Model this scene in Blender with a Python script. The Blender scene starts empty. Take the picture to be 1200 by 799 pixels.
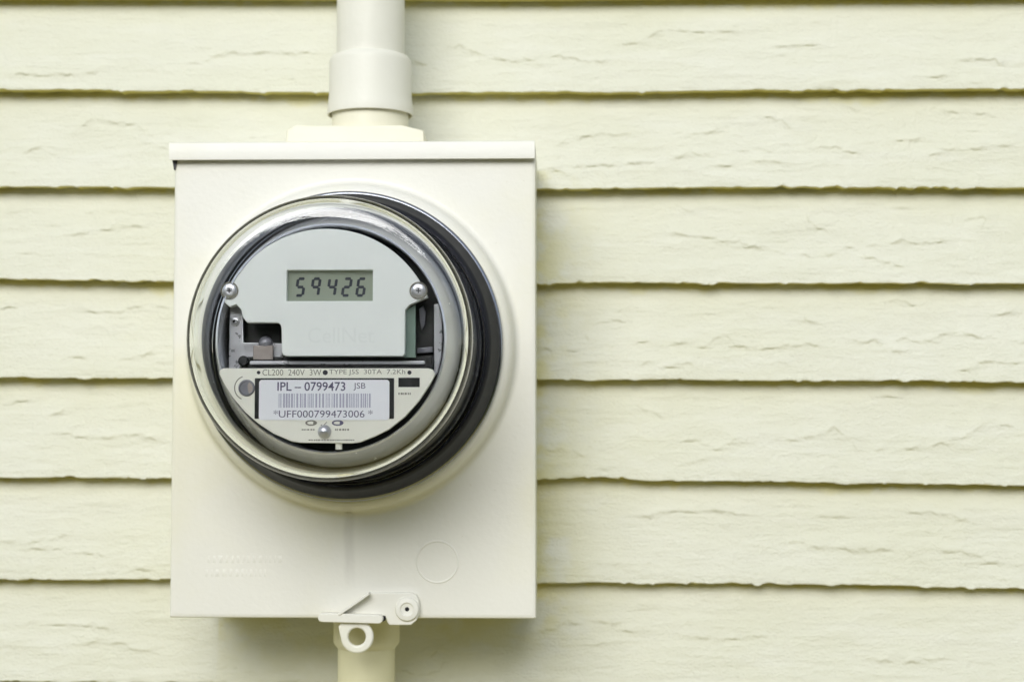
import bpy, bmesh, math, random
import numpy as np
from mathutils import Vector, Matrix

sc = bpy.context.scene
# ------------------------------------------------------------------ camera
# all lengths below are in millimetres and turned into metres on linking
FPX, CX, CY = 1960.0, 600.0, 399.5          # focal length in photo pixels
VX, VY = 655.0, 508.0                        # where the wall's normal vanishes
TH = math.atan((VY - CY) / FPX)
PS = math.atan((VX - CX) / FPX * math.cos(TH))
CAM = np.array([0.0, -1070.0, 1500.0])
Fv = np.array([-math.sin(PS)*math.cos(TH), math.cos(PS)*math.cos(TH), math.sin(TH)])
Rv = np.array([math.cos(PS), math.sin(PS), 0.0])
Uv = np.cross(Rv, Fv)
cam_d = bpy.data.cameras.new('camera'); cam = bpy.data.objects.new('camera', cam_d)
sc.collection.objects.link(cam); sc.camera = cam
cam.location = Vector(CAM/1000)
cam.rotation_euler = (math.pi/2 + TH, 0, PS)
cam_d.sensor_width = 36; cam_d.lens = FPX/1200*36
cam_d.clip_start = 0.01; cam_d.clip_end = 5000
cam_d.dof.use_dof = True; cam_d.dof.focus_distance = 0.90; cam_d.dof.aperture_fstop = 7.5

# ------------------------------------------------------------------ light
EL, AZ = math.radians(25), math.radians(-9)          # sun up, and to the left of the wall's normal
S = Vector((math.sin(AZ)*math.cos(EL), -math.cos(AZ)*math.cos(EL), math.sin(EL)))
w = bpy.data.worlds.new('World'); sc.world = w; w.use_nodes = True
nt = w.node_tree; bg = nt.nodes['Background']
sky = nt.nodes.new('ShaderNodeTexSky'); sky.sky_type = 'NISHITA'; sky.sun_disc = False
sky.sun_elevation = EL; sky.sun_rotation = math.atan2(S.x, S.y)
sky.air_density = 1.0; sky.dust_density = 0.6; sky.ozone_density = 1.0
hs = nt.nodes.new('ShaderNodeHueSaturation'); hs.inputs['Saturation'].default_value = 0.5
nt.links.new(sky.outputs[0], hs.inputs['Color']); nt.links.new(hs.outputs[0], bg.inputs[0])
bg.inputs[1].default_value = 0.095
sun_d = bpy.data.lights.new('sun', 'SUN'); sun = bpy.data.objects.new('sun', sun_d)
sc.collection.objects.link(sun); sun.rotation_euler = S.to_track_quat('Z', 'Y').to_euler()
sun_d.energy = 1.5; sun_d.angle = math.radians(40); sun_d.color = (1, 1, .99)
sun.location = (-2, -3, 6)
vs = sc.view_settings; vs.view_transform = 'Standard'; vs.look = 'None'; vs.gamma = 1
vs.use_curve_mapping = False; vs.exposure = 1.0
sc.cycles.use_denoising = True; sc.cycles.max_bounces = 16; sc.cycles.transmission_bounces = 12
sc.cycles.glossy_bounces = 6; sc.cycles.diffuse_bounces = 6; sc.cycles.transparent_max_bounces = 12
sc.cycles.caustics_refractive = True; sc.cycles.caustics_reflective = True
sc.cycles.blur_glossy = 0.6

# ------------------------------------------------------------------ helpers
def P(px, py, y):
    d = Fv + Rv*((px-CX)/FPX) - Uv*((py-CY)/FPX)
    p = CAM + d*((y-CAM[1])/d[1])
    return p[0], p[2]
def PL(pts, y): return [P(a, b, y) for a, b in pts]
col = sc.collection
ROOT = {}
def srgb(r, g, b):
    f = lambda c: (c/255/12.92) if c/255 <= .04045 else ((c/255+.055)/1.055)**2.4
    return (f(r), f(g), f(b))
def thing(name, loc, label, cat, kind=None):
    o = bpy.data.objects.new(name, None); col.objects.link(o)
    o.empty_display_size = .02
    o.location = Vector(loc)/1000; o['label'] = label; o['category'] = cat
    ROOT[o] = np.array(loc, float)
    return o
def root_of(o):
    while o.parent: o = o.parent
    return ROOT[o]
def link(name, me, mat, parent=None, label=None):
    o = bpy.data.objects.new(name, me); col.objects.link(o)
    if mat is not None and len(me.materials) == 0: me.materials.append(mat)
    if parent: o.parent = parent
    if label: o['label'] = label
    return o
def obj(name, verts, faces, mat, parent, smooth=30, label=None):
    v = (np.asarray(verts, float) - root_of(parent))/1000
    me = bpy.data.meshes.new(name); me.from_pydata(v.tolist(), [], faces)
    if smooth:
        me.shade_smooth(); me.set_sharp_from_angle(angle=math.radians(smooth))
    me.validate()
    return link(name, me, mat, parent, label)
def bm_obj(name, bm, mat, parent, smooth=30, bevel=0, seg=2, label=None):
    bmesh.ops.recalc_face_normals(bm, faces=bm.faces)
    if bevel:
        ed = [e for e in bm.edges if len(e.link_faces) == 2 and e.calc_face_angle(0) > .5]
        bmesh.ops.bevel(bm, geom=ed, offset=bevel, segments=seg, affect='EDGES', profile=.5)
    r = root_of(parent)
    bmesh.ops.transform(bm, matrix=Matrix.Scale(.001, 4) @ Matrix.Translation(Vector(-r)), verts=bm.verts)
    me = bpy.data.meshes.new(name); bm.to_mesh(me); bm.free()
    if smooth:
        me.shade_smooth(); me.set_sharp_from_angle(angle=math.radians(smooth))
    return link(name, me, mat, parent, label)
def box(name, x0, x1, y0, y1, z0, z1, mat, parent, bevel=0, label=None):
    bm = bmesh.new(); bmesh.ops.create_cube(bm, size=1)
    bmesh.ops.transform(bm, matrix=Matrix.Translation(((x0+x1)/2, (y0+y1)/2, (z0+z1)/2)) @
                        Matrix.Diagonal((abs(x1-x0), abs(y1-y0), abs(z1-z0), 1)), verts=bm.verts)
    return bm_obj(name, bm, mat, parent, 30, bevel, label=label)
def lathe(name, prof, mat, parent, axis='y', c=(0, 0, 0), n=160, smooth=35, closed=True, label=None):
    """prof: (radius, offset along the axis); axis y = towards the camera, z = up"""
    V, Fc = [], []
    ang = [2*math.pi*k/n for k in range(n)]
    idx = []
    for r, a in prof:
        if r < 1e-6:
            idx.append([len(V)]*n); V.append((c[0], c[1]-a, c[2]) if axis == 'y' else (c[0], c[1], c[2]+a))
        else:
            idx.append(list(range(len(V), len(V)+n)))
            for t in ang:
                if axis == 'y': V.append((c[0]+r*math.cos(t), c[1]-a, c[2]+r*math.sin(t)))
                else: V.append((c[0]+r*math.cos(t), c[1]-r*math.sin(t), c[2]+a))
    m = len(prof)
    for i in range(m if closed else m-1):
        A, B = idx[i], idx[(i+1) % m]
        for k in range(n):
            q = [A[k], A[(k+1) % n], B[(k+1) % n], B[k]]
            u = []
            for e in q:
                if e not in u: u.append(e)
            if len(u) > 2: Fc.append(u)
    bm = bmesh.new(); vv = [bm.verts.new(p) for p in V]
    for f in Fc:
        try: bm.faces.new([vv[i] for i in f])
        except ValueError: pass
    return bm_obj(name, bm, mat, parent, smooth, label=label)
def curve_mesh(cu):
    o = bpy.data.objects.new('tmp', cu); col.objects.link(o)
    dg = bpy.context.evaluated_depsgraph_get()
    me = bpy.data.meshes.new_from_object(o.evaluated_get(dg), depsgraph=dg)
    bpy.data.objects.remove(o); bpy.data.curves.remove(cu)
    return me
def to_wall(me, parent, y, x0=0, z0=0, sx=1, sz=1):
    """local XY,Z of a flat curve -> wall X,Z and depth -Y (mm), then metres about the root"""
    n = len(me.vertices); a = np.empty(n*3); me.vertices.foreach_get('co', a); a = a.reshape(-1, 3)
    b = np.stack([x0 + a[:, 0]*sx, y - a[:, 2], z0 + a[:, 1]*sz], 1)
    b = (b - root_of(parent))/1000
    me.vertices.foreach_set('co', b.ravel()); me.update()
def plate(name, loops, y, thick, mat, parent, bevel=0.0, smooth=30, label=None):
    """flat piece with outline loops (first outer, others holes) in wall X,Z; front at y, thick behind it"""
    cu = bpy.data.curves.new(name, 'CURVE'); cu.dimensions = '2D'; cu.fill_mode = 'BOTH'
    cu.extrude = max(thick/2 - bevel, .001); cu.bevel_depth = bevel; cu.bevel_resolution = 2; cu.offset = -bevel
    for lp in loops:
        s = cu.splines.new('POLY'); s.points.add(len(lp)-1); s.use_cyclic_u = True
        for p, q in zip(s.points, lp): p.co = (q[0], q[1], 0, 1)
    me = curve_mesh(cu); me.name = name
    to_wall(me, parent, y + thick/2)
    if smooth: me.shade_smooth(); me.set_sharp_from_angle(angle=math.radians(smooth))
    return link(name, me, mat, parent, label)
def circ(x, z, r, n=40, a0=0, a1=360):
    return [(x+r*math.cos(math.radians(a0+(a1-a0)*k/n)), z+r*math.sin(math.radians(a0+(a1-a0)*k/n))) for k in range(n if a1-a0 == 360 else n+1)]
def rrect(x0, x1, z0, z1, r, n=6):
    out = []
    for cx, cz, a in ((x1-r, z1-r, 0), (x0+r, z1-r, 90), (x0+r, z0+r, 180), (x1-r, z0+r, 270)):
        out += [(cx+r*math.cos(math.radians(a+90*k/n)), cz+r*math.sin(math.radians(a+90*k/n))) for k in range(n+1)]
    return out
def prect(px0, px1, py0, py1, y, r=.01, n=6):
    x0, z1 = P(px0, (py0+py1)/2, y)[0], P((px0+px1)/2, py0, y)[1]
    x1, z0 = P(px1, (py0+py1)/2, y)[0], P((px0+px1)/2, py1, y)[1]
    return rrect(x0, x1, z0, z1, r, n)
def pbox(px0, px1, py0, py1, y):
    return (P(px0, (py0+py1)/2, y)[0], P(px1, (py0+py1)/2, y)[0], P((px0+px1)/2, py1, y)[1], P((px0+px1)/2, py0, y)[1])
def text(name, body, px0, px1, py0, py1, y, mat, parent, bold=0.0, thick=.06):
    """lettering stretched to the pixel box it fills in the photograph"""
    cu = bpy.data.curves.new(name, 'FONT'); cu.body = body; cu.size = 10; cu.extrude = .02; cu.offset = bold
    cu.resolution_u = 3
    me = curve_mesh(cu); me.name = name
    n = len(me.vertices); a = np.empty(n*3); me.vertices.foreach_get('co', a); a = a.reshape(-1, 3)
    lo, hi = a.min(0), a.max(0)
    x0, x1, z0, z1 = pbox(px0, px1, py0, py1, y)
    sx, sz = (x1-x0)/(hi[0]-lo[0]), (z1-z0)/(hi[1]-lo[1])
    a[:, 2] *= thick/.04
    me.vertices.foreach_set('co', a.ravel())
    to_wall(me, parent, y, x0-lo[0]*sx, z0-lo[1]*sz, sx, sz)
    return link(name, me, mat, parent)

# ------------------------------------------------------------------ materials
def mat(name, colour, rough=.5, metal=0, var=.0, vscale=30, bump=0, bscale=400, rvar=0, spec=.5, stretch=None, coat=0):
    m = bpy.data.materials.new(name); m.use_nodes = True
    t = m.node_tree; b = t.nodes['Principled BSDF']
    b.inputs['Base Color'].default_value = (*colour, 1); b.inputs['Roughness'].default_value = rough
    b.inputs['Metallic'].default_value = metal; b.inputs['Specular IOR Level'].default_value = spec
    b.inputs['Coat Weight'].default_value = coat
    tc = t.nodes.new('ShaderNodeTexCoord'); mp = t.nodes.new('ShaderNodeMapping')
    t.links.new(tc.outputs['Object'], mp.inputs[0])
    if stretch: mp.inputs['Scale'].default_value = stretch
    if var:
        n = t.nodes.new('ShaderNodeTexNoise'); n.inputs['Scale'].default_value = vscale; n.inputs['Detail'].default_value = 6
        t.links.new(mp.outputs[0], n.inputs['Vector'])
        mx = t.nodes.new('ShaderNodeMix'); mx.data_type = 'RGBA'
        mx.inputs[6].default_value = (*[c*(1-var) for c in colour], 1)
        mx.inputs[7].default_value = (*[min(c*(1+var), .95) for c in colour], 1)
        t.links.new(n.outputs[0], mx.inputs[0]); t.links.new(mx.outputs[2], b.inputs['Base Color'])
    if rvar:
        n2 = t.nodes.new('ShaderNodeTexNoise'); n2.inputs['Scale'].default_value = vscale*2.3; n2.inputs['Detail'].default_value = 5
        t.links.new(mp.outputs[0], n2.inputs['Vector'])
        mr = t.nodes.new('ShaderNodeMapRange'); mr.inputs[3].default_value = rough-rvar; mr.inputs[4].default_value = rough+rvar
        t.links.new(n2.outputs[0], mr.inputs[0]); t.links.new(mr.outputs[0], b.inputs['Roughness'])
    if bump:
        n3 = t.nodes.new('ShaderNodeTexNoise'); n3.inputs['Scale'].default_value = bscale; n3.inputs['Detail'].default_value = 4
        t.links.new(mp.outputs[0], n3.inputs['Vector'])
        bp = t.nodes.new('ShaderNodeBump'); bp.inputs['Strength'].default_value = bump; bp.inputs['Distance'].default_value = .0005
        t.links.new(n3.outputs[0], bp.inputs['Height']); t.links.new(bp.outputs[0], b.inputs['Normal'])
    return m
PAINT = (.66, .665, .455)
def board_paint():
    m = mat('clapboard_paint', PAINT, .55, 0, rvar=.08, vscale=40)
    t = m.node_tree; b = t.nodes['Principled BSDF']
    N, L = t.nodes.new, t.links.new
    geo = N('ShaderNodeNewGeometry')
    def noise(scale, st, det=5, rough=.55):
        mp = N('ShaderNodeMapping'); mp.inputs['Scale'].default_value = st; L(geo.outputs['Position'], mp.inputs[0])
        n = N('ShaderNodeTexNoise'); n.inputs['Scale'].default_value = scale; n.inputs['Detail'].default_value = det
        n.inputs['Roughness'].default_value = rough; L(mp.outputs[0], n.inputs['Vector']); return n
    big = noise(7, (1, 1, 1.6)); patch = noise(34, (.5, 1, 2.2))
    def mix(fac, a, c, lo=.35, hi=.75):
        mr = N('ShaderNodeMapRange'); mr.inputs[1].default_value = lo; mr.inputs[2].default_value = hi; L(fac, mr.inputs[0])
        mx = N('ShaderNodeMix'); mx.data_type = 'RGBA'; L(mr.outputs[0], mx.inputs[0])
        for s, v in ((6, a), (7, c)):
            if isinstance(v, tuple): mx.inputs[s].default_value = (*v, 1)
            else: L(v, mx.inputs[s])
        return mx.outputs[2]
    c1 = mix(big.outputs[0], (.70, .695, .57), (.67, .665, .51))
    c2 = mix(patch.outputs[0], c1, (.72, .715, .60), .5, .8)
    ca = N('ShaderNodeAttribute'); ca.attribute_name = 'crack'
    c3 = mix(ca.outputs['Fac'], c2, (.52, .51, .36), .3, 1.6)
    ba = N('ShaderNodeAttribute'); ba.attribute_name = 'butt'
    c4 = mix(ba.outputs['Fac'], c3, (.68, .61, .18), 0, 1)  # olive of the shaded undersides put into the butt edge colour
    ma = N('ShaderNodeAttribute'); ma.attribute_name = 'shadow_tint'
    c5 = mix(ma.outputs['Fac'], c4, (.66, .61, .24), 0, 1)  # olive shadow colour painted under the laps and around the box
    L(c5, b.inputs['Base Color'])
    grain = noise(260, (.09, 1, 1), 6, .6); peel = noise(900, (.6, 1, 1), 3); wav = noise(60, (.25, 1, 1.2), 4)
    add = N('ShaderNodeMath'); add.operation = 'MULTIPLY_ADD'; L(grain.outputs[0], add.inputs[0]); add.inputs[1].default_value = .7
    L(peel.outputs[0], add.inputs[2])
    add2 = N('ShaderNodeMath'); add2.operation = 'MULTIPLY_ADD'; L(wav.outputs[0], add2.inputs[0]); add2.inputs[1].default_value = 3.0
    L(add.outputs[0], add2.inputs[2])
    bp = N('ShaderNodeBump'); bp.inputs['Strength'].default_value = .9; bp.inputs['Distance'].default_value = .0008
    L(add2.outputs[0], bp.inputs['Height']); L(bp.outputs[0], b.inputs['Normal'])
    return m
M = {}
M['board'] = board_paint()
M['box'] = mat('box_paint', (.76, .745, .665), .42, 0, var=.03, vscale=25, bump=.3, bscale=330, rvar=.08)
def add_stains(m, x0, z0, z1):
    """a run of grime down the cover and faint yellow weathering in patches"""
    t = m.node_tree; N, L = t.nodes.new, t.links.new; b = t.nodes['Principled BSDF']
    src = b.inputs['Base Color'].links[0].from_socket
    geo = N('ShaderNodeNewGeometry'); sp = N('ShaderNodeSeparateXYZ'); L(geo.outputs['Position'], sp.inputs[0])
    def math_(op, a, c=None):
        n = N('ShaderNodeMath'); n.operation = op
        for k, v in enumerate((a, c)):
            if v is None: continue
            if isinstance(v, (int, float)): n.inputs[k].default_value = v
            else: L(v, n.inputs[k])
        return n.outputs[0]
    def ramp(v, a, c):
        r = N('ShaderNodeMapRange'); r.interpolation_type = 'SMOOTHSTEP'; L(v, r.inputs[0]); r.inputs[1].default_value = a; r.inputs[2].default_value = c
        return r.outputs[0]
    def noise(sc_, st):
        mp = N('ShaderNodeMapping'); mp.inputs['Scale'].default_value = st; L(geo.outputs['Position'], mp.inputs[0])
        n = N('ShaderNodeTexNoise'); n.inputs['Scale'].default_value = sc_; n.inputs['Detail'].default_value = 5; L(mp.outputs[0], n.inputs['Vector']); return n.outputs[0]
    wob = math_('MULTIPLY', math_('SUBTRACT', noise(40, (.2, 1, 1)), .5), .006)
    dx = math_('ABSOLUTE', math_('SUBTRACT', math_('ADD', sp.outputs['X'], wob), x0/1000))
    run = math_('MULTIPLY', ramp(dx, .0045, .001), math_('MULTIPLY', ramp(sp.outputs['Z'], z1/1000, (z1+25)/1000), ramp(sp.outputs['Z'], (z0+8)/1000, z0/1000)))
    run = math_('MULTIPLY', run, math_('MULTIPLY', noise(55, (3, 1, .6)), .45))
    patch = math_('MULTIPLY', ramp(noise(11, (1, 1, .8)), .42, .72), .7)
    speck = math_('MULTIPLY', ramp(noise(420, (1, 1, 1)), .70, .78), .35)
    for fac, c in ((patch, (.73, .705, .50)), (run, (.47, .45, .40)), (speck, (.5, .46, .34))):
        mx = N('ShaderNodeMix'); mx.data_type = 'RGBA'; L(fac, mx.inputs[0]); L(src, mx.inputs[6]); mx.inputs[7].default_value = (*c, 1); src = mx.outputs[2]
    L(src, b.inputs['Base Color'])
add_stains(M['box'], P(410, 640, -102)[0], P(410, 598, -102)[1], P(410, 700, -102)[1])
M['pipe'] = mat('conduit_paint', (.75, .735, .635), .5, 0, var=.05, vscale=30, bump=.5, bscale=180, rvar=.08)
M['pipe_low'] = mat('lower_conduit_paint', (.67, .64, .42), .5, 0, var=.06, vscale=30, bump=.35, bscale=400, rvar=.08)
M['hub'] = mat('hub_paint', (.77, .74, .58), .5, 0, var=.04, vscale=40, bump=.3, bscale=500)
M['sheath'] = mat('sheathing', (.12, .10, .07), .9, var=.2)
M['ring'] = mat('sealing_ring_metal', (.010, .011, .016), .45, 0, var=.25, vscale=60, rvar=.1, spec=.25)
M['rim'] = mat('ring_rim_metal', (.30, .31, .34), .22, 1, var=.2, vscale=90, rvar=.08)
M['black'] = mat('black_plastic', (.008, .008, .010), .35, var=.2, vscale=60)
M['cavity'] = mat('dark_plastic', (.008, .008, .010), .5, var=.3, vscale=120)
M['silver'] = mat('silver_metal', (.58, .58, .62), .3, .6, var=.12, vscale=80, rvar=.1)
M['bezel'] = mat('bezel_plastic', (.74, .75, .82), .24, .5, var=.12, vscale=70, rvar=.08, stretch=(1, .2, 1))
M['face'] = mat('faceplate_plastic', (.85, .88, .88), .5, var=.02, vscale=60)
M['guide'] = mat('light_guide_plastic', (.22, .30, .26), .25, var=.1, vscale=80)
M['name'] = mat('nameplate_plastic', (.85, .84, .77), .45, var=.02, vscale=60)
M['stick'] = mat('sticker_paper', (.85, .86, .93), .5)
M['ink'] = mat('black_ink', (.02, .02, .03), .6)
M['inkv'] = mat('violet_ink', (.10, .09, .17), .6)
M['inkp'] = mat('pale_ink', (.42, .42, .55), .6)
M['inkg'] = mat('grey_ink', (.22, .21, .18), .6)
M['lcd'] = mat('lcd_glass', (.33, .37, .30), .25, var=.05, vscale=80)
M['lcdink'] = mat('lcd_segment', (.010, .014, .03), .4)
M['tan'] = mat('tan_plastic', (.36, .31, .29), .5, var=.1, vscale=300)
M['lens'] = mat('grey_lens', (.25, .25, .29), .2, var=.1, vscale=200)
M['emb'] = mat('embossed_plastic', (.81, .84, .84), .5)
M['lawn'] = mat('lawn', (.12, .125, .026), .9, var=.35, vscale=3)
def glass_mat():
    m = bpy.data.materials.new('cover_glass'); m.use_nodes = True
    b = m.node_tree.nodes['Principled BSDF']
    b.inputs['Base Color'].default_value = (.985, .995, .985, 1); b.inputs['Roughness'].default_value = 0
    b.inputs['IOR'].default_value = 1.47; b.inputs['Transmission Weight'].default_value = 1
    return m
M['glass'] = glass_mat()

# ------------------------------------------------------------------ ground
gm = bpy.data.meshes.new('ground')
gm.from_pydata([(-1500, -2500, 0), (1500, -2500, 0), (1500, 500, 0), (-1500, 500, 0)], [], [(0, 1, 2, 3)])
g = link('ground', gm, M['lawn']); g['kind'] = 'structure'
g['label'] = 'green lawn in front of the clapboard wall'; g['category'] = 'ground'

# warm slab added out of view to bounce yellow light upward
pv = bpy.data.objects.new('paving', bpy.data.meshes.new('paving'))  # added unseen slab for the yellow bounce light
bm = bmesh.new()
bmesh.ops.create_cube(bm, size=1)
bmesh.ops.transform(bm, matrix=Matrix.Translation((0, -1.62, .02)) @ Matrix.Diagonal((5.0, 3.2, .06, 1)), verts=bm.verts)
bm.to_mesh(pv.data); bm.free(); col.objects.link(pv)
pv.data.materials.append(mat('bounce_stone', (.50, .42, .15), .85, var=.15, vscale=6, bump=.5, bscale=60))
pv['kind'] = 'structure'; pv['label'] = 'unseen warm slab added at the wall foot for yellow bounce light'; pv['category'] = 'paving'
# unseen leafy wall added to darken what the meter glass reflects
added_hedge = thing('added_hedge', (0, -11000, 0), 'unseen leafy row added so the meter glass reflects dark', 'added_hedge')
hr = np.random.default_rng(5)
nl = 26000
hx_ = hr.uniform(-13, 13, nl); top = 4.7+.5*np.sin(hx_*.9)+.35*np.sin(hx_*2.3+1)+.2*np.sin(hx_*5.1)
hz_ = hr.uniform(0, 1, nl)**.8*top; hy_ = hr.choice((-1, 1), nl)*(.55+.22*np.sin(hx_*3+hz_*2))+hr.normal(0, .14, nl)
ctr = np.stack([hx_, hy_, hz_], 1)
d1 = hr.normal(0, 1, (nl, 3)); d1 /= np.linalg.norm(d1, axis=1)[:, None]
d2 = np.cross(d1, hr.normal(0, 1, (nl, 3))); d2 /= np.linalg.norm(d2, axis=1)[:, None]
sz = hr.uniform(.06, .13, (nl, 1))
lv = np.stack([ctr-d1*sz, ctr+d2*sz*.6, ctr+d1*sz, ctr-d2*sz*.6], 1).reshape(-1, 3)
lm = bpy.data.meshes.new('added_foliage'); lm.from_pydata(lv.tolist(), [], np.arange(nl*4).reshape(-1, 4).tolist())
leafm = mat('added_hedge_leaf', (.035, .055, .022), .6, var=.5, vscale=3)
lo_ = link('added_foliage', lm, leafm, added_hedge); lo_['kind'] = 'stuff'
box('added_twig_mass', -12800, 12800, -11350, -10650, 0, 4100, mat('added_hedge_twigs', (.02, .02, .012), .9, var=.3), added_hedge)

# ------------------------------------------------------------------ clapboard wall
wall = thing('house_wall', (0, 0, 0), 'pale yellow-green wooden clapboard house wall with cracked paint', 'wall')
rng = np.random.default_rng(7)
T = 11.5                                     # butt thickness
LINES = [                                    # lower front edge of each board: photo (x, y)
    [(0, -4), (300, -3), (600, -2), (900, -5), (1200, -6)],
    [(0, 105), (200, 106), (500, 108), (690, 108), (900, 105), (1200, 104)],
    [(0, 218.5), (200, 219), (640, 221), (900, 219), (1200, 219)],
    [(0, 327), (200, 329), (640, 331), (900, 331), (1200, 332)],
    [(0, 442), (200, 443), (640, 444), (900, 445), (1200, 447)],
    [(0, 559), (200, 560), (628, 562), (655, 559), (700, 558), (760, 562), (850, 563), (1200, 568)],
    [(0, 678), (200, 678), (640, 682), (900, 683), (1200, 690)],
    [(0, 797), (640, 802), (1200, 812)],
]
LW = []
for ln in LINES:
    q = sorted(P(a, b, 0) for a, b in ln)
    LW.append((np.array([p[0] for p in q]), np.array([p[1] for p in q])))
def zline(i, x):
    xs, zs = LW[i]
    return np.interp(x, xs, zs)
CR = [
 # traced paint cracks (photo pixels)
 [(482,71),(493,75),(507,79),(521,83)], [(521,69),(525,55),(537,54),(553,60),(570,67),(587,68),(597,73),(616,69),(628,72),(637,83)],
 [(632,69),(657,66),(678,70),(691,74),(718,72)], [(715,54),(750,49),(770,37),(792,33),(805,36),(890,36)],
 [(1120,75),(1130,70),(1165,70),(1170,76),(1199,77)], [(1085,92),(1120,89)], [(900,54),(960,52)], [(1070,31),(1082,35)],
 [(213,77),(242,73),(250,66),(263,62),(283,64),(309,62),(369,62),(391,64)], [(10,88),(60,90),(120,86)],
 [(651,172),(662,164),(679,165),(681,161),(700,155.5),(712,158),(740,157)], [(802,162),(812,156),(832,156),(852,149)],
 [(780,189),(795,186),(805,180),(820,181),(837,185)], [(880,130),(897,136),(915,140),(927,150),(932,155)],
 [(630,197),(647,197),(667,210)], [(662,197),(732,194),(775,190)], [(835,197),(860,195)], [(882,190),(917,191)],
 [(950,172),(980,172),(992,179),(1012,177),(1022,190)], [(1045,164),(1075,164),(1100,166)],
 [(1072,186),(1100,182),(1112,175),(1137,176),(1170,171),(1199,172)], [(1082,127),(1125,130),(1172,134)], [(985,122),(1007,128)],
 [(30,181),(37,176),(53,172),(72,174)], [(75,161),(88,154),(103,140),(123,141),(144,143),(160,146),(172,158),(179,160)], [(180,172),(195,174)],
 [(945,247),(949,260),(965,269)], [(985,290),(1007,290),(1012,300),(1025,305),(1047,310),(1065,317)],
 [(1012,289),(1042,285),(1057,281),(1075,285),(1100,285),(1120,277)], [(937,299),(947,302),(980,299)], [(1125,256),(1157,255),(1150,272)],
 [(790,237),(815,250)], [(765,270),(865,285),(920,297)], [(70,275),(120,270),(180,262)],
 [(697,376),(735,376)], [(747,402),(765,402)],
 [(767,396),(775,395),(782,402),(805,401),(817,409),(827,406),(840,397),(847,392),(855,396),(862,405),(880,409),(900,410),(925,405),(987,406)],
 [(992,399),(1007,400),(1027,401),(1037,410),(1060,415)], [(1040,402),(1060,397),(1080,401),(1107,392),(1125,390),(1150,395),(1170,390)],
 [(1137,424),(1162,424),(1199,428)], [(1115,435),(1140,432)], [(1044,352),(1052,350),(1072,357),(1097,355)], [(1165,370),(1182,366),(1199,360)],
 [(682,388),(692,402)], [(630,411),(682,410)], [(747,430),(760,425),(770,430),(790,430),(805,425),(820,432)], [(942,360),(944,375),(965,381)],
 [(88,363),(112,365),(139,365),(158,358),(201,360)], [(0,363),(14,357)], [(75,423),(84,418),(98,420),(103,423)], [(142,423),(156,421),(168,416),(184,412)],
 [(740,475),(760,481),(780,490)], [(780,502),(795,511),(805,517),(815,516),(840,527),(852,522),(862,515),(867,520),(890,517)],
 [(795,545),(815,541),(830,535)], [(632,526),(672,529),(687,537)],
 [(905,512),(927,516),(955,512),(977,502),(985,506),(1000,520),(1007,530)],
 [(1042,530),(1062,525),(1085,524),(1115,516),(1135,511),(1152,497),(1167,496),(1199,499)], [(1030,462),(1050,464)],
 [(4,475),(16,470),(40,468)], [(54,489),(65,483),(77,482)],
 [(51,507),(75,508),(89,512),(112,511),(126,515),(145,510),(166,510),(184,516),(200,517)],
 [(740,605),(760,605),(775,600),(800,601),(832,596),(845,600),(885,605)], [(957,604),(975,607),(997,606)],
 [(985,640),(1005,647),(1030,644),(1050,645),(1070,652)], [(1090,645),(1137,648),(1165,662),(1199,662)],
 [(1050,595),(1070,600),(1100,600),(1125,607),(1150,615)], [(945,640),(1000,645),(1030,642)], [(925,635),(960,635)],
 [(4,635),(32,636),(56,633),(72,628),(88,628)], [(33,644),(77,642)], [(84,648),(122,650),(137,646)], [(160,666),(190,667)],
 [(627,742),(650,737),(665,727),(672,732),(682,734)], [(697,726),(710,731),(730,732)], [(730,740),(757,738)],
 [(465,782),(492,790),(515,785),(520,775),(532,776)], [(500,770),(515,762)],
 [(98,754),(119,751),(143,753),(158,761),(189,761)], [(30,730),(150,737)], [(800,745),(850,750),(900,744)], [(1010,770),(1060,776),(1110,770)],
]
TRACED = [np.array(PL(c, 4.0)) for c in CR]
def jag(pl, step=1.5, amp=.85):
    """resample a polyline and roughen it"""
    d = np.r_[0, np.cumsum(np.hypot(*np.diff(pl, axis=0).T))]
    n = max(int(d[-1]/step), 3); s = np.linspace(0, d[-1], n)
    q = np.stack([np.interp(s, d, pl[:, 0]), np.interp(s, d, pl[:, 1])], 1)
    j = rng.normal(0, amp, n); j = np.convolve(j, [.25, .5, .25], 'same'); j[0] = j[-1] = 0
    q[:, 1] += j
    return q
def carve(H, X, Z, pl, strength, lip):
    """paint crack: a groove under a lip of lifted paint"""
    n = len(pl); xs = X[0]; ph = rng.uniform(0, 6)
    for k in range(n-1):
        a, b = pl[k], pl[k+1]
        t_end = min(k, n-2-k)/max(n*.18, 1); amp = strength*min(1, .2+t_end)*(.2+1.0*abs(math.sin(k*.21+ph)+.45*math.sin(k*.83+ph*2))*.8)
        m = 8.0
        i0, i1 = np.searchsorted(xs, min(a[0], b[0])-m), np.searchsorted(xs, max(a[0], b[0])+m)
        if i1 <= i0: continue
        x, z = X[:, i0:i1], Z[:, i0:i1]
        d = b-a; L2 = d@d+1e-9
        t = np.clip(((x-a[0])*d[0]+(z-a[1])*d[1])/L2, 0, 1)
        dx, dz = x-(a[0]+t*d[0]), z-(a[1]+t*d[1]); r = np.hypot(dx, dz)
        groove = -.30*amp*np.exp(-(r/.66)**2)
        up = np.where(dz > -.15, lip*amp*np.exp(-(r/3.6)), 0)
        K = groove; G[:, i0:i1] = np.minimum(G[:, i0:i1], K); LP[:, i0:i1] = np.maximum(LP[:, i0:i1], up)
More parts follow.
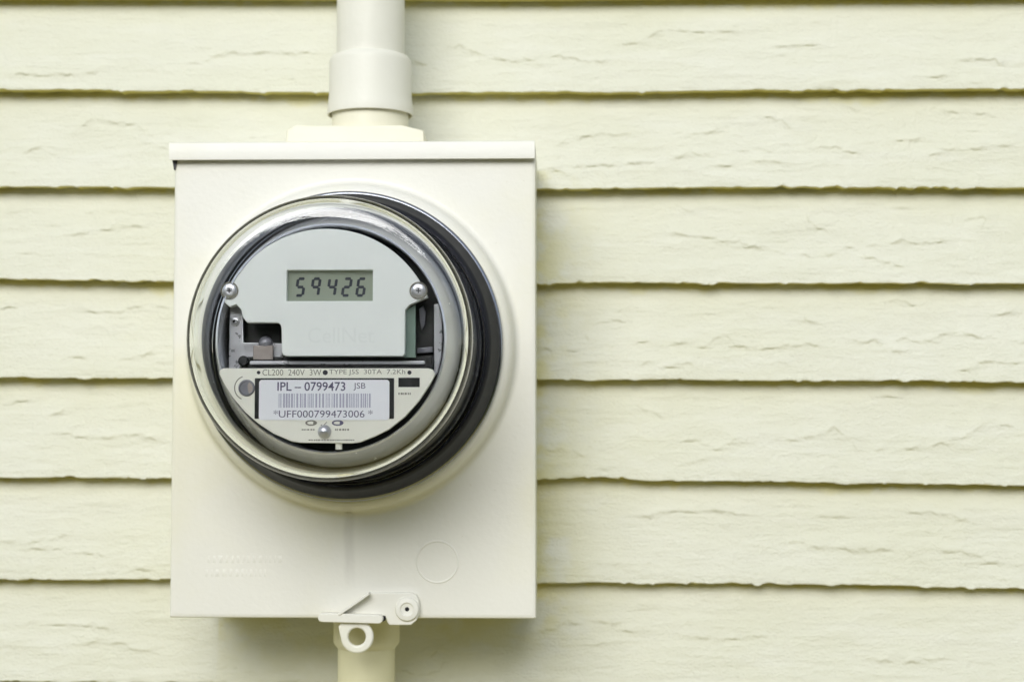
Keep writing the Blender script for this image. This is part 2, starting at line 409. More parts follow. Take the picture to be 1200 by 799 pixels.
def smooth_noise(n, period, amp):
    k = max(int(n/period)+3, 4); c = rng.normal(0, 1, k)
    t = np.linspace(0, k-2, n); i = t.astype(int); f = t-i; f = f*f*(3-2*f)
    return amp*(c[i]*(1-f)+c[np.minimum(i+1, k-1)]*f)
def fbm(nx, nz, px, pz, octs=4):
    """2-D value noise on a grid, about 0..1"""
    out = np.zeros((nz, nx)); tot = 0; a = 1.0
    for o in range(octs):
        cx, cz = max(int(nx/px)+3, 4), max(int(nz/pz)+3, 4); c = rng.random((cz, cx))
        tx = np.arange(nx)/px+rng.random()*.9; tz = np.arange(nz)/pz+rng.random()*.9
        tx = np.minimum(tx, cx-1.001); tz = np.minimum(tz, cz-1.001)
        ix, iz = tx.astype(int), tz.astype(int); fx, fz_ = tx-ix, tz-iz
        fx = fx*fx*(3-2*fx); fz_ = (fz_*fz_*(3-2*fz_))[:, None]
        top_ = c[iz][:, ix]*(1-fx)+c[iz][:, ix+1]*fx; bot_ = c[iz+1][:, ix]*(1-fx)+c[iz+1][:, ix+1]*fx
        out += a*(top_*(1-fz_)+bot_*fz_); tot += a; a *= .55; px = max(px/2.1, 1); pz = max(pz/2.1, 1)
    return out/tot
XL, XR = -1700.0, 1700.0
def xgrid(dense):
    if dense:
        return np.r_[np.linspace(XL, -420, 40)[:-1], np.linspace(-420, -380, 10)[:-1], np.arange(-380, 325, 1.0), np.linspace(325, 370, 10)[1:], np.linspace(370, XR, 40)[1:]]
    return np.linspace(XL, XR, 120)
BXL, BXR, BXB, BXT = P(203, 455, 0)[0], P(629, 455, 0)[0], P(415, 716, 0)[1], P(415, 200, 0)[1]
def board(zb_fn, zt_fn, dense, traced):
    global G, LP
    xs = xgrid(dense); nx = len(xs)
    nz = 84 if dense else 8
    zb, zt = zb_fn(xs), zt_fn(xs)
    edge = (smooth_noise(nx, 9, .16)+smooth_noise(nx, 40, .22)) if dense else 0
    zb = zb + edge
    if dense:
        for _ in range(60):
            c = rng.uniform(-380, 320); wd = rng.uniform(.8, 5)
            zb = zb + rng.choice((-.9, .7, .5))*rng.uniform(.3, 1)*np.exp(-((xs-c)/wd)**4)
    v = np.linspace(0, 1, nz)[:, None]
    Z = zb[None]+(zt+10-zb)[None]*v; X = np.repeat(xs[None], nz, 0)
    pitch = (zt-zb)[None]
    Y = T*(Z-zb[None])/pitch                                   # the face leans back going up
    G = np.zeros_like(Z); LP = np.zeros_like(Z)
    if dense:
        for pl in traced: carve(None, X, Z, jag(pl), 1.5, .75)
        for _ in range(34):                                    # finer hairline cracks along the grain
            x0 = rng.uniform(-380, 310); n = rng.integers(4, 16); x = x0+np.arange(n)*rng.uniform(1.5, 3.2)
            z0 = np.interp(x0, xs, zb)+rng.uniform(3, 52)
            z = z0+np.cumsum(rng.normal(0, .45, n))
            carve(None, X, Z, np.stack([x, z], 1), rng.uniform(.3, .9), rng.uniform(.3, .8))
        big = sum(smooth_noise(nx, p, a)[None]*np.cos(v*rng.uniform(2, 9)+rng.uniform(0, 6)) for p, a in ((30, .10), (70, .18), (18, .05)))
        chip = np.exp(-(Z-zb[None])/1.2)*np.abs(smooth_noise(nx, 6, .25))[None]
        step = lambda q, lv, wd: np.clip((q-lv)/wd+.5, 0, 1)
        n1, n2 = fbm(nx, nz, 46, 12, 5), fbm(nx, nz, 30, 16, 5)
        flake = .16*step(n1, .56, .022)+.12*step(n1, .40, .02)+.13*step(n2, .60, .025)
        rip = .22*(fbm(nx, nz, 26, 6, 3)-.5)
        Y = Y-(G+LP)-big+chip-flake-rip
    gap = np.clip(1.1+smooth_noise(nx, 38 if dense else 12, 1.3)+(smooth_noise(nx, 9, .5) if dense else 0), .05, 4)
    yb = T-gap                                                  # back of the butt
    verts = np.stack([X, Y, Z], -1).reshape(-1, 3)
    butt = []
    for f, dz in ((.06, -.25), (.35, -.1), (.7, 0), (1, .15)):
        butt.append(np.stack([xs, yb*f+(Y[0])*(1-f), zb+dz+(smooth_noise(nx, 7, .15) if dense else 0)], -1))
    back = np.stack([xs, yb+T*1.15, zt+10], -1)
    allv = np.concatenate([verts]+butt+[back])
    rows = [nz-1-i for i in range(nz)]
    order = [np.arange(nx)+r*nx for r in rows]+[np.arange(nx)+(nz+k)*nx for k in range(5)]
    faces = []
    for A, B in zip(order[:-1], order[1:]):
        faces.append(np.stack([A[:-1], B[:-1], B[1:], A[1:]], 1))
    A, B = order[-1], order[0]
    faces.append(np.stack([A[:-1], B[:-1], B[1:], A[1:]], 1))
    F_ = np.concatenate(faces)
    me = bpy.data.meshes.new('clapboard')
    me.vertices.add(len(allv)); me.vertices.foreach_set('co', (allv/1000).ravel())
    me.loops.add(F_.size); me.loops.foreach_set('vertex_index', F_.ravel().astype(np.int32))
    me.polygons.add(len(F_)); me.polygons.foreach_set('loop_start', np.arange(0, F_.size, 4, dtype=np.int32))
    me.update(calc_edges=True)
    at = me.attributes.new('crack', 'FLOAT', 'POINT')
    cv = np.zeros(len(allv)); cv[:G.size] = np.clip(-G.ravel()/.34, 0, 1)
    at.data.foreach_set('value', cv.astype(np.float32))
    at3 = me.attributes.new('shadow_tint', 'FLOAT', 'POINT')
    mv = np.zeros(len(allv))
    if dense:                                                   # olive shade under the laps, painted with a ragged edge
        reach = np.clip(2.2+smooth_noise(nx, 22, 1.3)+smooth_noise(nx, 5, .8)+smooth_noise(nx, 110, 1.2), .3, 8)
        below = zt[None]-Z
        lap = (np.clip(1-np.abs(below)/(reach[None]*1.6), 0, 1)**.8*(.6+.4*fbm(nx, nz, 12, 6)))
        dR = np.hypot(np.maximum(X-BXR, 0), np.maximum(BXB-Z, 0)); dR = np.where((X > BXL+30) & (Z < BXT), dR, 999)  # shade of the meter box painted olive beside and below it, with green spotting
        box_shade = np.clip((fbm(nx, nz, 16, 14, 5)-.36)/.25, 0, 1)*np.exp(-dR/16)
        mv[:G.size] = np.maximum(lap, box_shade*.75).ravel()
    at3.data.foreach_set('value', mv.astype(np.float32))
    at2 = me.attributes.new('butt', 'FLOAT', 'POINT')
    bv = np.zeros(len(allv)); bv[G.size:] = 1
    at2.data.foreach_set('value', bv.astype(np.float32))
    me.shade_smooth(); me.set_sharp_from_angle(angle=math.radians(42))
    return me
for i in range(1, 8):
    zt_fn = lambda x, i=i: zline(i-1, x)
    zb_fn = lambda x, i=i: zline(i, x)
    mid = []
    for pl in TRACED:
        c = pl.mean(0)
        if zline(i, c[0]) < c[1] < zline(i-1, c[0]): mid.append(pl)
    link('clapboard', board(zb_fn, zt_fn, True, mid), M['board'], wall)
z_top = float(zline(0, 0)); z_bot = float(zline(7, 0)); pitch = 63.0
up0 = board(lambda x: zline(0, x), lambda x: zline(0, x)*0+z_top+pitch, False, [])
link('clapboard', up0, M['board'], wall)
plain = board(lambda x: x*0, lambda x: x*0+pitch, False, [])
low0 = board(lambda x: x*0+z_bot-pitch, lambda x: zline(7, x), False, [])
link('clapboard', low0, M['board'], wall)
z = z_top+pitch
while z < 3000:
    o = link('clapboard', plain, M['board'], wall); o.location.z = z/1000; z += pitch
z = z_bot-2*pitch
while z > 150:
    o = link('clapboard', plain, M['board'], wall); o.location.z = z/1000; z -= pitch
box('sheathing', XL+20, XR-20, 45, 70, 20, 3020, M['sheath'], wall)
box('foundation', XL+10, XR-10, 5, 44, -20, 230, mat('foundation_concrete', (.3, .29, .27), .9, var=.15, vscale=12, bump=.4, bscale=90), wall)

# ------------------------------------------------------------------ meter box
YB = -102.0                                  # front of the box
xl, xr = P(201.6, 455, YB)[0], P(628, 455, YB)[0]
zt_, zb_ = P(415, 176, YB)[1], P(415, 724, YB)[1]
MX, MZ = P(408, 405, YB-15)                  # meter axis
mbox = thing('meter_box', ((xl+xr)/2, -10, zb_), 'cream painted metal meter socket box on the clapboard wall', 'meter box')
box('enclosure', xl+1.2, xr-.8, YB+6, -4, zb_+1.5, zt_+2, M['box'], mbox, 1.2)
# front cover with the raised collar round the meter
hw = [(xl, zb_), (xr, zb_), (xr, zt_), (xl, zt_)]
angs = sorted(set([2*math.pi*k/180 for k in range(180)] + [math.atan2(z-MZ, x-MX) % (2*math.pi) for x, z in hw]))
def rect_hit(t, inset):
    c, s = math.cos(t), math.sin(t); b = 1e9
    if c > 1e-9: b = min(b, (xr-inset-MX)/c)
    if c < -1e-9: b = min(b, (xl+inset-MX)/c)
    if s > 1e-9: b = min(b, (zt_-inset-MZ)/s)
    if s < -1e-9: b = min(b, (zb_+inset-MZ)/s)
    return b
rings = [(78, -14), (86, -14), (89.5, -13.6), (91.6, -12.6), (93.2, -10.8), (94.2, -8.2), (94.8, -5), (95.3, -2.4), (96.2, -.8), (97.6, 0), (99, 0)]
V, Fc = [], []
for r, a in rings:
    V += [(MX+r*math.cos(t), YB+a, MZ+r*math.sin(t)) for t in angs]
for inset, a in ((2.6, 0), (1.6, 0), (.5, .45), (0, 1.6), (0, 9)):
    V += [(MX+rect_hit(t, inset)*math.cos(t), YB+a, MZ+rect_hit(t, inset)*math.sin(t)) for t in angs]
n = len(angs)
for i in range(len(rings)+4):
    for k in range(n): Fc.append((i*n+k, i*n+(k+1) % n, (i+1)*n+(k+1) % n, (i+1)*n+k))
obj('front_cover', V, Fc, M['box'], mbox, 40)
# lid: front lip with side lips and a top
lx0, lx1 = P(198.2, 176, YB-5)[0], P(626.6, 176, YB-5)[0]
lz0, lz1 = P(415, 186.5, YB-5)[1], P(415, 165.5, YB-5)[1]
bm = bmesh.new()
def addbox(bm, x0, x1, y0, y1, z0, z1):
    r = bmesh.ops.create_cube(bm, size=1)
    bmesh.ops.transform(bm, matrix=Matrix.Translation(((x0+x1)/2, (y0+y1)/2, (z0+z1)/2)) @ Matrix.Diagonal((x1-x0, y1-y0, z1-z0, 1)), verts=r['verts'])
prof = [(lz0, YB-5.0), (lz1-2.2, YB-5.4), (lz1-.6, YB-4.8), (lz1, YB-3.2), (lz1+2.5, -4), (lz1-1, -4), (lz1-2, YB-3.2), (lz0, YB-3.2)]
vv = []
for x in (lx0, lx1):
    vv.append([bm.verts.new((x, y, z)) for z, y in prof])
for k in range(len(prof)):
    bm.faces.new((vv[0][k], vv[0][(k+1) % 8], vv[1][(k+1) % 8], vv[1][k]))
bm.faces.new(vv[0]); bm.faces.new(vv[1][::-1])
lid = bm_obj('lid', bm, M['box'], mbox, 40)
for x0, x1 in ((lx0-.02, lx0+1.4), (lx1-1.4, lx1+.02)):
    box('side_lip', x0, x1, YB-3, -6, lz0+1, lz1-2.1, M['box'], lid, .3)
# folded corner gap under the lid on the left
gx = lx0+.9
plate('corner_gap', [[(gx, lz0+.5), (gx+3.0, lz0+.5), (gx+1.7, lz0-5.2), (gx+1.0, lz0-5.2)]], YB-.6, 6, M['black'], mbox)
# hub flange on top of the lid
HY = -55.0
hx, _ = P(434, 120, HY)
fz = P(420, 160, HY)[1]
plate_h = [( -42, -14), (42, -14), (41, 1.0), (28, 4.2), (-27, 4.2), (-35, 5.0), (-41, 1.5)]
bm = bmesh.new()
fp = [bm.verts.new((hx-6+a, HY-28, fz+b-2.5)) for a, b in plate_h]; bp_ = [bm.verts.new((hx-6+a, HY+28, fz+b-2.5)) for a, b in plate_h]
for k in range(len(fp)): bm.faces.new((fp[k], fp[(k+1) % 7], bp_[(k+1) % 7], bp_[k]))
bm.faces.new(fp[::-1]); bm.faces.new(bp_)
bm_obj('hub_flange', bm, M['hub'], mbox, 40, 1.0)
lathe('hub_neck', [(0, -6), (23.4, -6), (23.4, 12), (22.6, 20), (0, 20)], M['hub'], mbox, 'z', (hx, HY, fz), 96)
# knockout ring pressed in the cover
kx, kz = P(512.5, 658, YB)
lathe('knockout', [(11.2, .02), (11.55, .30), (11.95, .36), (12.3, .22), (12.5, .02)], M['box'], mbox, 'y', (kx, YB, kz), 72, closed=False)
# worn embossed marks, lower left of the cover
er = random.Random(11); V, Fc = [], []
for row, (py, xa, xb) in enumerate(((655, 243, 326), (671, 240, 314))):
    px = xa
    while px < xb:
        wd = er.uniform(3, 7)
        x0, x1, z0, z1 = pbox(px, px+wd*.7, py-4.5, py+4.5, YB); i = len(V); e = .35
        V += [(x0, YB+.05, z0), (x1, YB+.05, z0), (x1, YB+.05, z1), (x0, YB+.05, z1), (x0+e, YB-.09, z0+e), (x1-e, YB-.09, z0+e), (x1-e, YB-.09, z1-e), (x0+e, YB-.09, z1-e)]
        Fc += [(i+4, i+5, i+6, i+7)] + [(i+k, i+(k+1) % 4, i+4+(k+1) % 4, i+4+k) for k in range(4)]; px += wd+1.5
obj('embossed_mark', V, Fc, M['box'], mbox, 60)
# small drip tab below the collar
tx, tz = P(409, 598, YB)
plate('tab', [[(tx-2.6, tz+3), (tx+2.6, tz+3), (tx+1.6, tz-2.4), (tx-1.4, tz-2.2)]], YB-2.4, 2.6, M['box'], mbox, .6)
# latch
LY = YB-4.0
Z7 = lambda a, b: (360+a/6.19, 670+b/6.19)
lp = [Z7(445, 150), Z7(760, 150), Z7(790, 165), Z7(808, 200), Z7(815, 250), Z7(812, 310), Z7(790, 352), Z7(752, 384), Z7(597, 384), Z7(580, 362), Z7(566, 318),
      Z7(535, 318), Z7(528, 352), Z7(240, 345), Z7(240, 312)]
lb = plate('latch', [PL(lp, LY)], LY, 4.0, M['box'], mbox, .6)
def bar(name, a, b, y, wdt, dep, parent, m):
    (x0, z0), (x1, z1) = P(*a, y), P(*b, y); d = np.array([x1-x0, z1-z0]); L = np.hypot(*d); d /= L; nn = np.array([-d[1], d[0]])*wdt/2
    r = wdt/2
    pts = []
    ang = math.degrees(math.atan2(d[1], d[0]))
    pts += circ(x1, z1, r, 6, ang-90, ang+90); pts += circ(x0, z0, r, 6, ang+90, ang+270)
    return plate(name, [pts], y, dep, m, parent, min(.5, wdt*.2))
bar('latch_edge', Z7(232, 305), Z7(440, 162), LY-6.5, 1.5, 8, lb, M['box'])
bar('latch_lip', Z7(108, 330), Z7(516, 342), LY-6, 5.0, 8.5, lb, M['box'])
sx_, sz_ = P(*Z7(725, 268), LY)
lathe('latch_washer', [(0, .2), (1.2, .2), (1.3, 1.0), (3.2, 1.2), (4.0, 1.9), (6.3, 1.5), (7.0, .6), (7.2, -.5), (0, -.5)], M['box'], lb, 'y', (sx_, LY, sz_), 40)
lathe('latch_screw_hole', [(0, .55), (1.25, .45), (1.25, -.2), (0, -.2)], M['black'], lb, 'y', (sx_, LY, sz_), 20)
nx_, nz_ = P(*Z7(548, 336), LY)
lathe('latch_notch', [(0, .4), (1.7, .3), (1.7, -2.6), (0, -2.6)], M['black'], lb, 'y', (nx_, LY, nz_), 20)
# eyelet hanging from the latch lip
EY = LY-3.0
ex, ez = P(*Z7(360, 470), EY)
R1, R0 = 9.4, 5.0
tdl = [(-9.6, 11.5), (-11.5, 7)]
out = circ(ex, ez, R1, 44, 200, 200+255)
ux0, uz0 = P(*Z7(225, 395), EY); ux1, uz1 = P(*Z7(262, 345), EY); ux2, uz2 = P(*Z7(345, 345), EY)
outl = [(ux0, uz0), *out, (ux2-1.5, uz1), (ux1, uz1)]
plate('seal_eyelet', [outl, circ(ex, ez, R0, 32)], EY, 4.2, M['box'], mbox, 1.1, 50)

# ------------------------------------------------------------------ conduits
up = thing('conduit', (hx, HY, fz+12), 'painted vertical conduit with coupling above the meter box', 'conduit')
zc0, zc1 = P(434, 136, HY)[1], P(434, 70, HY)[1]
pr = 41.6/2
zj = np.linspace(zc0, zc1, 5)
lathe('coupling', [(25.4, zc0), (26.2, zc0), (26.4, zc0+1.4), (26.0, zc0+6), (25.3, zc0+12), (25.3, zc1-3), (24.9, zc1-1), (23.2, zc1+1.2), (pr-.2, zc1+2.2), (pr-.2, zc0+7), (25.2, zc0+6)],
      M['pipe'], up, 'z', (hx, HY, 0), 96)
zz = [zc0+8] + list(np.arange(zc1+20, 3050, 60))
lathe('pipe', [(0, zz[0])] + [(pr, q) for q in zz] + [(0, zz[-1])], M['pipe'], up, 'z', (hx, HY, 0), 96)
for q in (700+1500, 2900):
    pass
dn = thing('conduit', (P(429, 740, HY)[0], HY, 0), 'painted conduit running down from under the meter box', 'conduit')
dx_ = P(429.5, 760, HY)[0]; da = P(429, 756, HY)[1]
lathe('adapter', [(0, zb_+1.4), (19.9, zb_+1.4), (19.9, da+2.5), (18.9, da+.6), (17.4, da-1.2), (0, da-1.2)], M['pipe_low'], dn, 'z', (dx_, HY, 0), 80)
lathe('pipe', [(0, -20)] + [(17.2, q) for q in np.arange(-20, da, 50)] + [(17.2, da-.8), (0, da-.8)], M['pipe_low'], dn, 'z', (dx_, HY, 0), 80)

# ------------------------------------------------------------------ electric meter
mt = thing('electric_meter', (MX, YB-13, MZ-88), 'round glass covered electric meter with digital readout plugged into the cream box', 'electric meter')
C0 = (MX, YB, MZ)
Y = lambda a: YB-a
lathe('meter_base', [(0, 15.2), (78, 15.2), (78, 22), (70, 23), (66, 30), (0, 30)], M['black'], mt, 'y', C0)
sr = lathe('sealing_ring', [(79, 14.6), (86.2, 14.6), (87.0, 17), (87.0, 19.2), (86.2, 20.6), (84.6, 24.0), (82.8, 28.0), (82.0, 30.0), (80.6, 31.0), (79, 30.6)], M['ring'], mt, 'y', C0, 192, 45)
lathe('ring_bead', [(86.6, 14.4), (88.0, 14.6), (88.7, 15.6), (88.7, 17.0), (88.0, 18), (86.8, 18.1)], M['rim'], sr, 'y', C0, 192, 60)
# glass cover, a closed shell of outer and inner surface
outer = [(0, 105.6), (20, 105.5), (40, 105.2), (55, 104.7), (62, 104.3)]
R_c = 11.0; ccx, cca = 64.3, 93.3
for k in range(1, 12):
    t = math.radians(90-k*84/11); outer.append((ccx+R_c*math.cos(t), cca+R_c*math.sin(t)))
outer += [(75.6, 85), (76.4, 65), (77.2, 45), (77.6, 34), (78.0, 31.4), (78.6, 30.9)]
TK = 3.4
inner = [(0, 105.6-TK), (20, 105.5-TK), (40, 105.2-TK), (55, 104.7-TK), (62, 104.3-TK)]
for k in range(1, 12):
    t = math.radians(90-k*84/11); inner.append((ccx+(R_c-TK)*math.cos(t), cca+(R_c-TK)*math.sin(t)))
inner += [(75.6-TK, 85), (76.4-TK, 65), (77.2-TK, 45), (77.4-TK, 31), (77.6-TK, 30.6)]
lathe('glass_cover', outer + inner[::-1], M['glass'], mt, 'y', C0, 192, 70, closed=False)
# metal bezel barrel and black chassis inside
lathe('bezel', [(60.6, 33), (66, 31), (72.6, 31), (72.0, 35), (66.0, 60), (62.6, 80), (61.2, 86), (60.2, 86.6), (59.6, 85)], M['bezel'], mt, 'y', C0, 160, 40)
ch = lathe('chassis', [(0, 30.5), (59.2, 30.5), (59.2, 66), (0, 66)], M['cavity'], mt, 'y', C0, 120)

AF = 86.0; YF = Y(AF)                        # faceplate front
fcx, fcz = P(382, 396, YF)
rad = P(382+128, 396, YF)[0]-fcx
def q(px, py, y=None): return P(px, py, YF if y is None else y)
a_r = math.degrees(math.atan2(q(492, 352)[1]-fcz, q(492, 352)[0]-fcx)); a_l = math.degrees(math.atan2(q(266, 355)[1]-fcz, q(266, 355)[0]-fcx))
outl = circ(fcx, fcz, rad, 60, max(a_r, 20), a_l)
outl += [q(270, 360), q(277, 357), q(283, 363), q(285, 372), q(290, 378.3), q(326, 378.3), q(329.4, 381), q(330.3, 386), q(330.5, 412), q(332, 416), q(336, 417.5),
         q(472, 417.5), q(474.5, 415), q(475, 363), q(481, 357)]
win = prect(336.5, 437, 317, 353, YF, .4)
face = plate('faceplate', [outl, win], YF, 7.0, M['face'], mt, .5)
text('lettering', 'CellNet', 361, 439, 384, 402, YF-.02, M['emb'], face, 0, .05)
for px in (269.5, 490.5):
    cx_, cz_ = P(px, 341, YF)
    so = lathe('screw', [(0, .7), (1.6, .9), (2.9, .8), (3.7, .4), (4.0, -.5), (0, -.5)], M['silver'], mt, 'y', (cx_, YF, cz_), 32)
    lathe('screw_seat', [(3.9, .02), (4.2, .35), (4.7, .3), (4.8, .02)], M['inkg'], so, 'y', (cx_, YF, cz_), 32, closed=False)
    for w_, h_ in ((2.6, .6), (.6, 2.6)):
        plate('cross_slot', [[(cx_-w_/2, cz_-h_/2), (cx_+w_/2, cz_-h_/2), (cx_+w_/2, cz_+h_/2), (cx_-w_/2, cz_+h_/2)]], YF-1.0-(.02 if w_ > h_ else 0), .3, M['ink'], so)
# display
YD = YF+3.6
disp = plate('display', [prect(333, 441, 313, 357, YD)], YD, 2, M['lcd'], mt, label='grey-green liquid crystal readout with five digits')
SEG = {'a': ((0, 2), (1, 2)), 'b': ((1, 2), (1, 1)), 'c': ((1, 1), (1, 0)), 'd': ((0, 0), (1, 0)), 'e': ((0, 1), (0, 0)), 'f': ((0, 2), (0, 1)), 'g': ((0, 1), (1, 1))}
DIG = {'5': 'afgcd', '9': 'abfgc', '4': 'fgbc', '2': 'abged', '6': 'afgcde'}
for ch_, pxc in zip('59426', (352.5, 370.3, 389.5, 406.8, 423.5)):
    x0, x1, z0, z1 = pbox(pxc-4.0, pxc+4.0, 327, 346.5, YD)
    W, H = x1-x0, (z1-z0)/2; sl = .14; th = 1.5
    V, Fc = [], []
    for s in DIG[ch_]:
        (ax, az), (bx, bz) = SEG[s]
        A = np.array([ax*W, az*H]); B = np.array([bx*W, bz*H]); d = (B-A)/np.hypot(*(B-A)); nn = np.array([-d[1], d[0]])*th/2
        A2, B2 = A+d*.18, B-d*.18
        ring = [A2, A2+d*.4+nn, B2-d*.4+nn, B2, B2-d*.4-nn, A2+d*.4-nn]
        i = len(V)
        for p in ring:
            xx, zz_ = x0+p[0]+sl*(p[1]-H), z0+p[1]
            V.append((xx, YD-.25, zz_))
        for p in ring:
            V.append((x0+p[0]+sl*(p[1]-H), YD+.1, z0+p[1]))
        Fc += [tuple(range(i, i+6))] + [(i+k, i+(k+1) % 6, i+6+(k+1) % 6, i+6+k) for k in range(6)]
    obj('digit', V, Fc, M['lcdink'], disp, 0)
# light guide on the right of the faceplate
plate('light_guide', [PL([(473, 366), (487, 357), (487, 419), (473, 419)], Y(80))], Y(80), 5, M['guide'], mt, .4)
# bracket on the left with its block, lens and screw
YK = Y(74)
brk = plate('bracket', [PL([(270, 352), (285, 360), (285.5, 401.5), (331, 402.5), (331, 421), (287, 421), (281, 432), (268.5, 432)], YK)], YK, 3, M['silver'], mt, .3)
plate('block', [prect(297, 320, 405, 421.5, YK-3, .3)], YK-3, 4, M['tan'], brk, .3)
bx_, bz_ = P(311.5, 402, YK-1)
lathe('lens', [(0, 2.4), (1.4, 2.2), (2.8, 1.4), (3.6, .3), (3.8, -1), (0, -1)], M['lens'], brk, 'y', (bx_, YK-1, bz_), 32)
hx2, hz2 = P(276, 377.5, YK)
lathe('bracket_screw', [(0, .4), (.9, .4), (1.4, .9), (2.2, .7), (2.5, -.2), (0, -.2)], M['silver'], brk, 'y', (hx2, YK, hz2), 24)
lathe('bracket_hole', [(0, .75), (1.1, .7), (1.1, 0), (0, 0)], M['ink'], brk, 'y', (hx2-.9, YK, hz2+.6), 18)
# dark pin and bright crossbar between the two plates
YC = Y(77)
cb = plate('crossbar', [prect(283, 507, 417.8, 431, YC+1, .5)], YC+1, 4, M['black'], mt, .2)
plate('bright_strip', [prect(293, 498, 423, 427.2, YC, .8)], YC-.4, 1.2, M['silver'], cb, .3)
lathe('pin', [(0, 1.6), (2.4, 1.5), (2.8, 1), (2.8, -1), (0, -1)], M['black'], cb, 'y', (*[P(286, 423, YC)[0]], YC, P(286, 423, YC)[1]), 24)
# right side: bright vertical strip and dark fittings
YR = Y(72)
plate('side_strip', [PL([(508.5, 357), (514, 356), (517.5, 372), (518.5, 395), (517, 418), (513, 436), (508.5, 442)], YR)], YR, 3, M['silver'], mt, .4)
plate('side_clip', [PL([(491, 362), (496, 358), (499, 366), (498, 380), (494, 388), (492, 376)], Y(70))], Y(70), 4, M['lens'], mt, .5)
plate('side_tab', [PL([(489, 408), (507, 406), (507, 413), (489, 414)], Y(70))], Y(70), 3, M['lens'], mt, .4)
# nameplate
AN = 90.0; YN = Y(AN)
np_ = [(262, 431.5), (502, 431.5), (507, 433), (509.5, 437), (509, 441), (503, 452), (491, 470), (475, 488), (456, 503), (440, 511), (422, 518.2), (412, 519.3), (352, 518.6), (342, 517),
       (321, 508), (303, 496), (288, 483), (273, 465), (263, 449), (257.5, 438), (258, 434)]
name = plate('nameplate', [PL(np_, YN)], YN, 4.0, M['name'], mt, .4)
text('lettering', 'CL200  240V  3W', 308, 377, 432.8, 440, YN-.03, M['inkg'], name, 0)
text('lettering', 'TYPE J5S  30TA  7.2Kh', 386, 475, 432.8, 440, YN-.03, M['inkg'], name, 0)
for px, r in ((303.5, .95), (381.5, 1.35), (480, 1.1)):
    cx_, cz_ = P(px, 436.5, YN)
    plate('printed_dot', [circ(cx_, cz_, r, 20)], YN-.05, .1, M['ink'], name)
plate('black_window', [prect(467, 492, 442.5, 453.5, YN, .2)], YN-.05, .3, M['black'], name)
fr = plate('sticker_recess', [prect(299, 462, 443, 490.5, YN, .3)], YN-.05, .4, M['black'], name)
st = plate('serial_sticker', [prect(304, 456.5, 445, 492, YN-.3, 1.6)], YN-.4, .5, M['stick'], mt, label='white sticker with serial number and barcode')
YS = YN-.45
text('lettering', 'IPL – 0799473', 325.5, 405, 447.5, 458, YS, M['inkv'], st, .12)
text('lettering', 'JSB', 414.5, 428.5, 448.5, 457.5, YS, M['inkv'], st, 0)
text('lettering', '*UFF000799473006 *', 321, 437, 480.3, 489, YS, M['inkv'], st, 0)
rb = random.Random(3); V, Fc = [], []; px = 327.0
while px < 435:
    wd = rb.choice((.9, .9, 1.2, 1.8, 2.2)); x0, x1, z0, z1 = pbox(px, min(px+wd, 436), 461, 477.5, YS)
    i = len(V); V += [(x0, YS-.03, z0), (x1, YS-.03, z0), (x1, YS-.03, z1), (x0, YS-.03, z1)]; Fc.append((i, i+1, i+2, i+3)); px += wd+rb.choice((.9, 1.1, 1.3, 2.0))
obj('barcode', V, Fc, M['inkp'], st, 0)
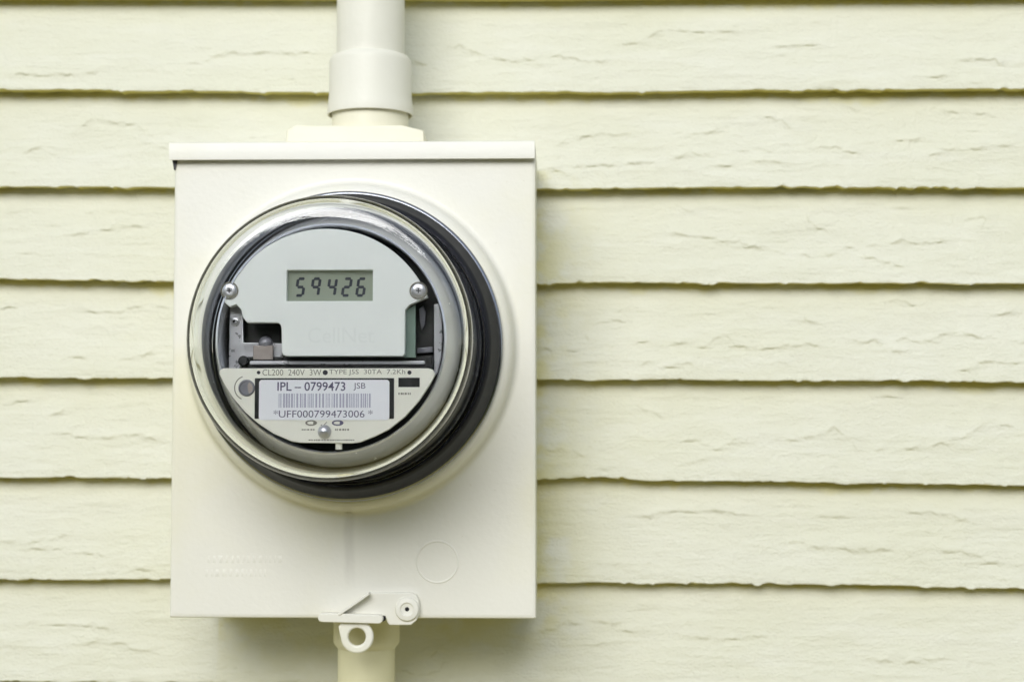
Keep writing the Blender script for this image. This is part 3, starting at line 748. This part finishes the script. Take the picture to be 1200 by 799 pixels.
# dial on the left of the nameplate
kx, kz = P(289.5, 454.5, YN)
dial = lathe('dial', [(0, .5), (3.2, .5), (3.7, 1.2), (4.2, .9), (4.4, 0), (4.4, -.3), (0, -.3)], M['lens'], name, 'y', (kx, YN, kz), 36)
arc = circ(kx-.1, kz, 6.6, 20, 105, 245) + circ(kx-.1, kz, 6.0, 20, 245.0, 105)[0:21]
plate('dial_arc', [circ(kx, kz, 6.6, 20, 110, 245) + circ(kx, kz, 6.05, 20, 245, 110)], YN-.05, .1, M['inkg'], name)
plate('dial_slot', [circ(kx+.9, kz, 3.0, 20, -80, 80) + [(kx+.6, kz+1.4), (kx+.9, kz-1.2)]], YN-.75, .3, M['tan'], name)
# round seal screw with two oval marks
kx, kz = P(380.5, 505.5, YN)
lathe('seal_screw', [(0, 3.0), (1.4, 2.9), (2.6, 2.2), (3.4, 1.0), (3.6, 0), (3.6, -.5), (0, -.5)], M['silver'], name, 'y', (kx, YN, kz), 32)
for px, ink in ((365, 'inkg'), (396, 'inkv')):
    ox, oz = P(px, 495.3, YN)
    el = lambda rx, rz: [(ox+rx*math.cos(2*math.pi*k/28), oz+rz*math.sin(2*math.pi*k/28)) for k in range(28)]
    plate('oval_mark', [el(3.1, 1.5), el(2.1, .8)], YN-.05, .1, M[ink], name)
    plate('oval_mark', [[(ox+1.0, oz-1.1), (ox+2.6, oz-.7), (ox+2.6, oz+.7), (ox+1.2, oz+.9)]], YN-.08, .1, M[ink], name)
sx2, sz2 = P(379, 497.5, YN)
plate('check_mark', [[(sx2-1.4, sz2-.2), (sx2-.9, sz2+.3), (sx2-.3, sz2-.5), (sx2+1.9, sz2+1.6), (sx2+2.1, sz2+1.3), (sx2-.3, sz2-1.2)]], YN-.05, .1, M['inkg'], name)
fr_ = random.Random(4)
for py, xa, xb, hgt in ((503.2, 354, 368, 1.6), (503.2, 393, 408, 2.2), (515.3, 362, 416, 1.4), (461.2, 467, 482, 2.4)):
    V, Fc = [], []; px = xa
    while px < xb:
        wd = fr_.uniform(1.0, 2.6); x0, x1, z0, z1 = pbox(px, px+wd, py-hgt/2, py+hgt/2, YN); i = len(V)
        V += [(x0, YN-.05, z0), (x1, YN-.05, z0), (x1, YN-.05, z1), (x0, YN-.05, z1)]; Fc.append((i, i+1, i+2, i+3)); px += wd+fr_.uniform(.5, 1.6)
    obj('fine_print', V, Fc, M['inkg'], name, 0)
# small clip under the nameplate
plate('clip', [prect(393.5, 401, 518, 526.5, YN+2, .3)], YN+1.5, 2, M['name'], mt, .2)
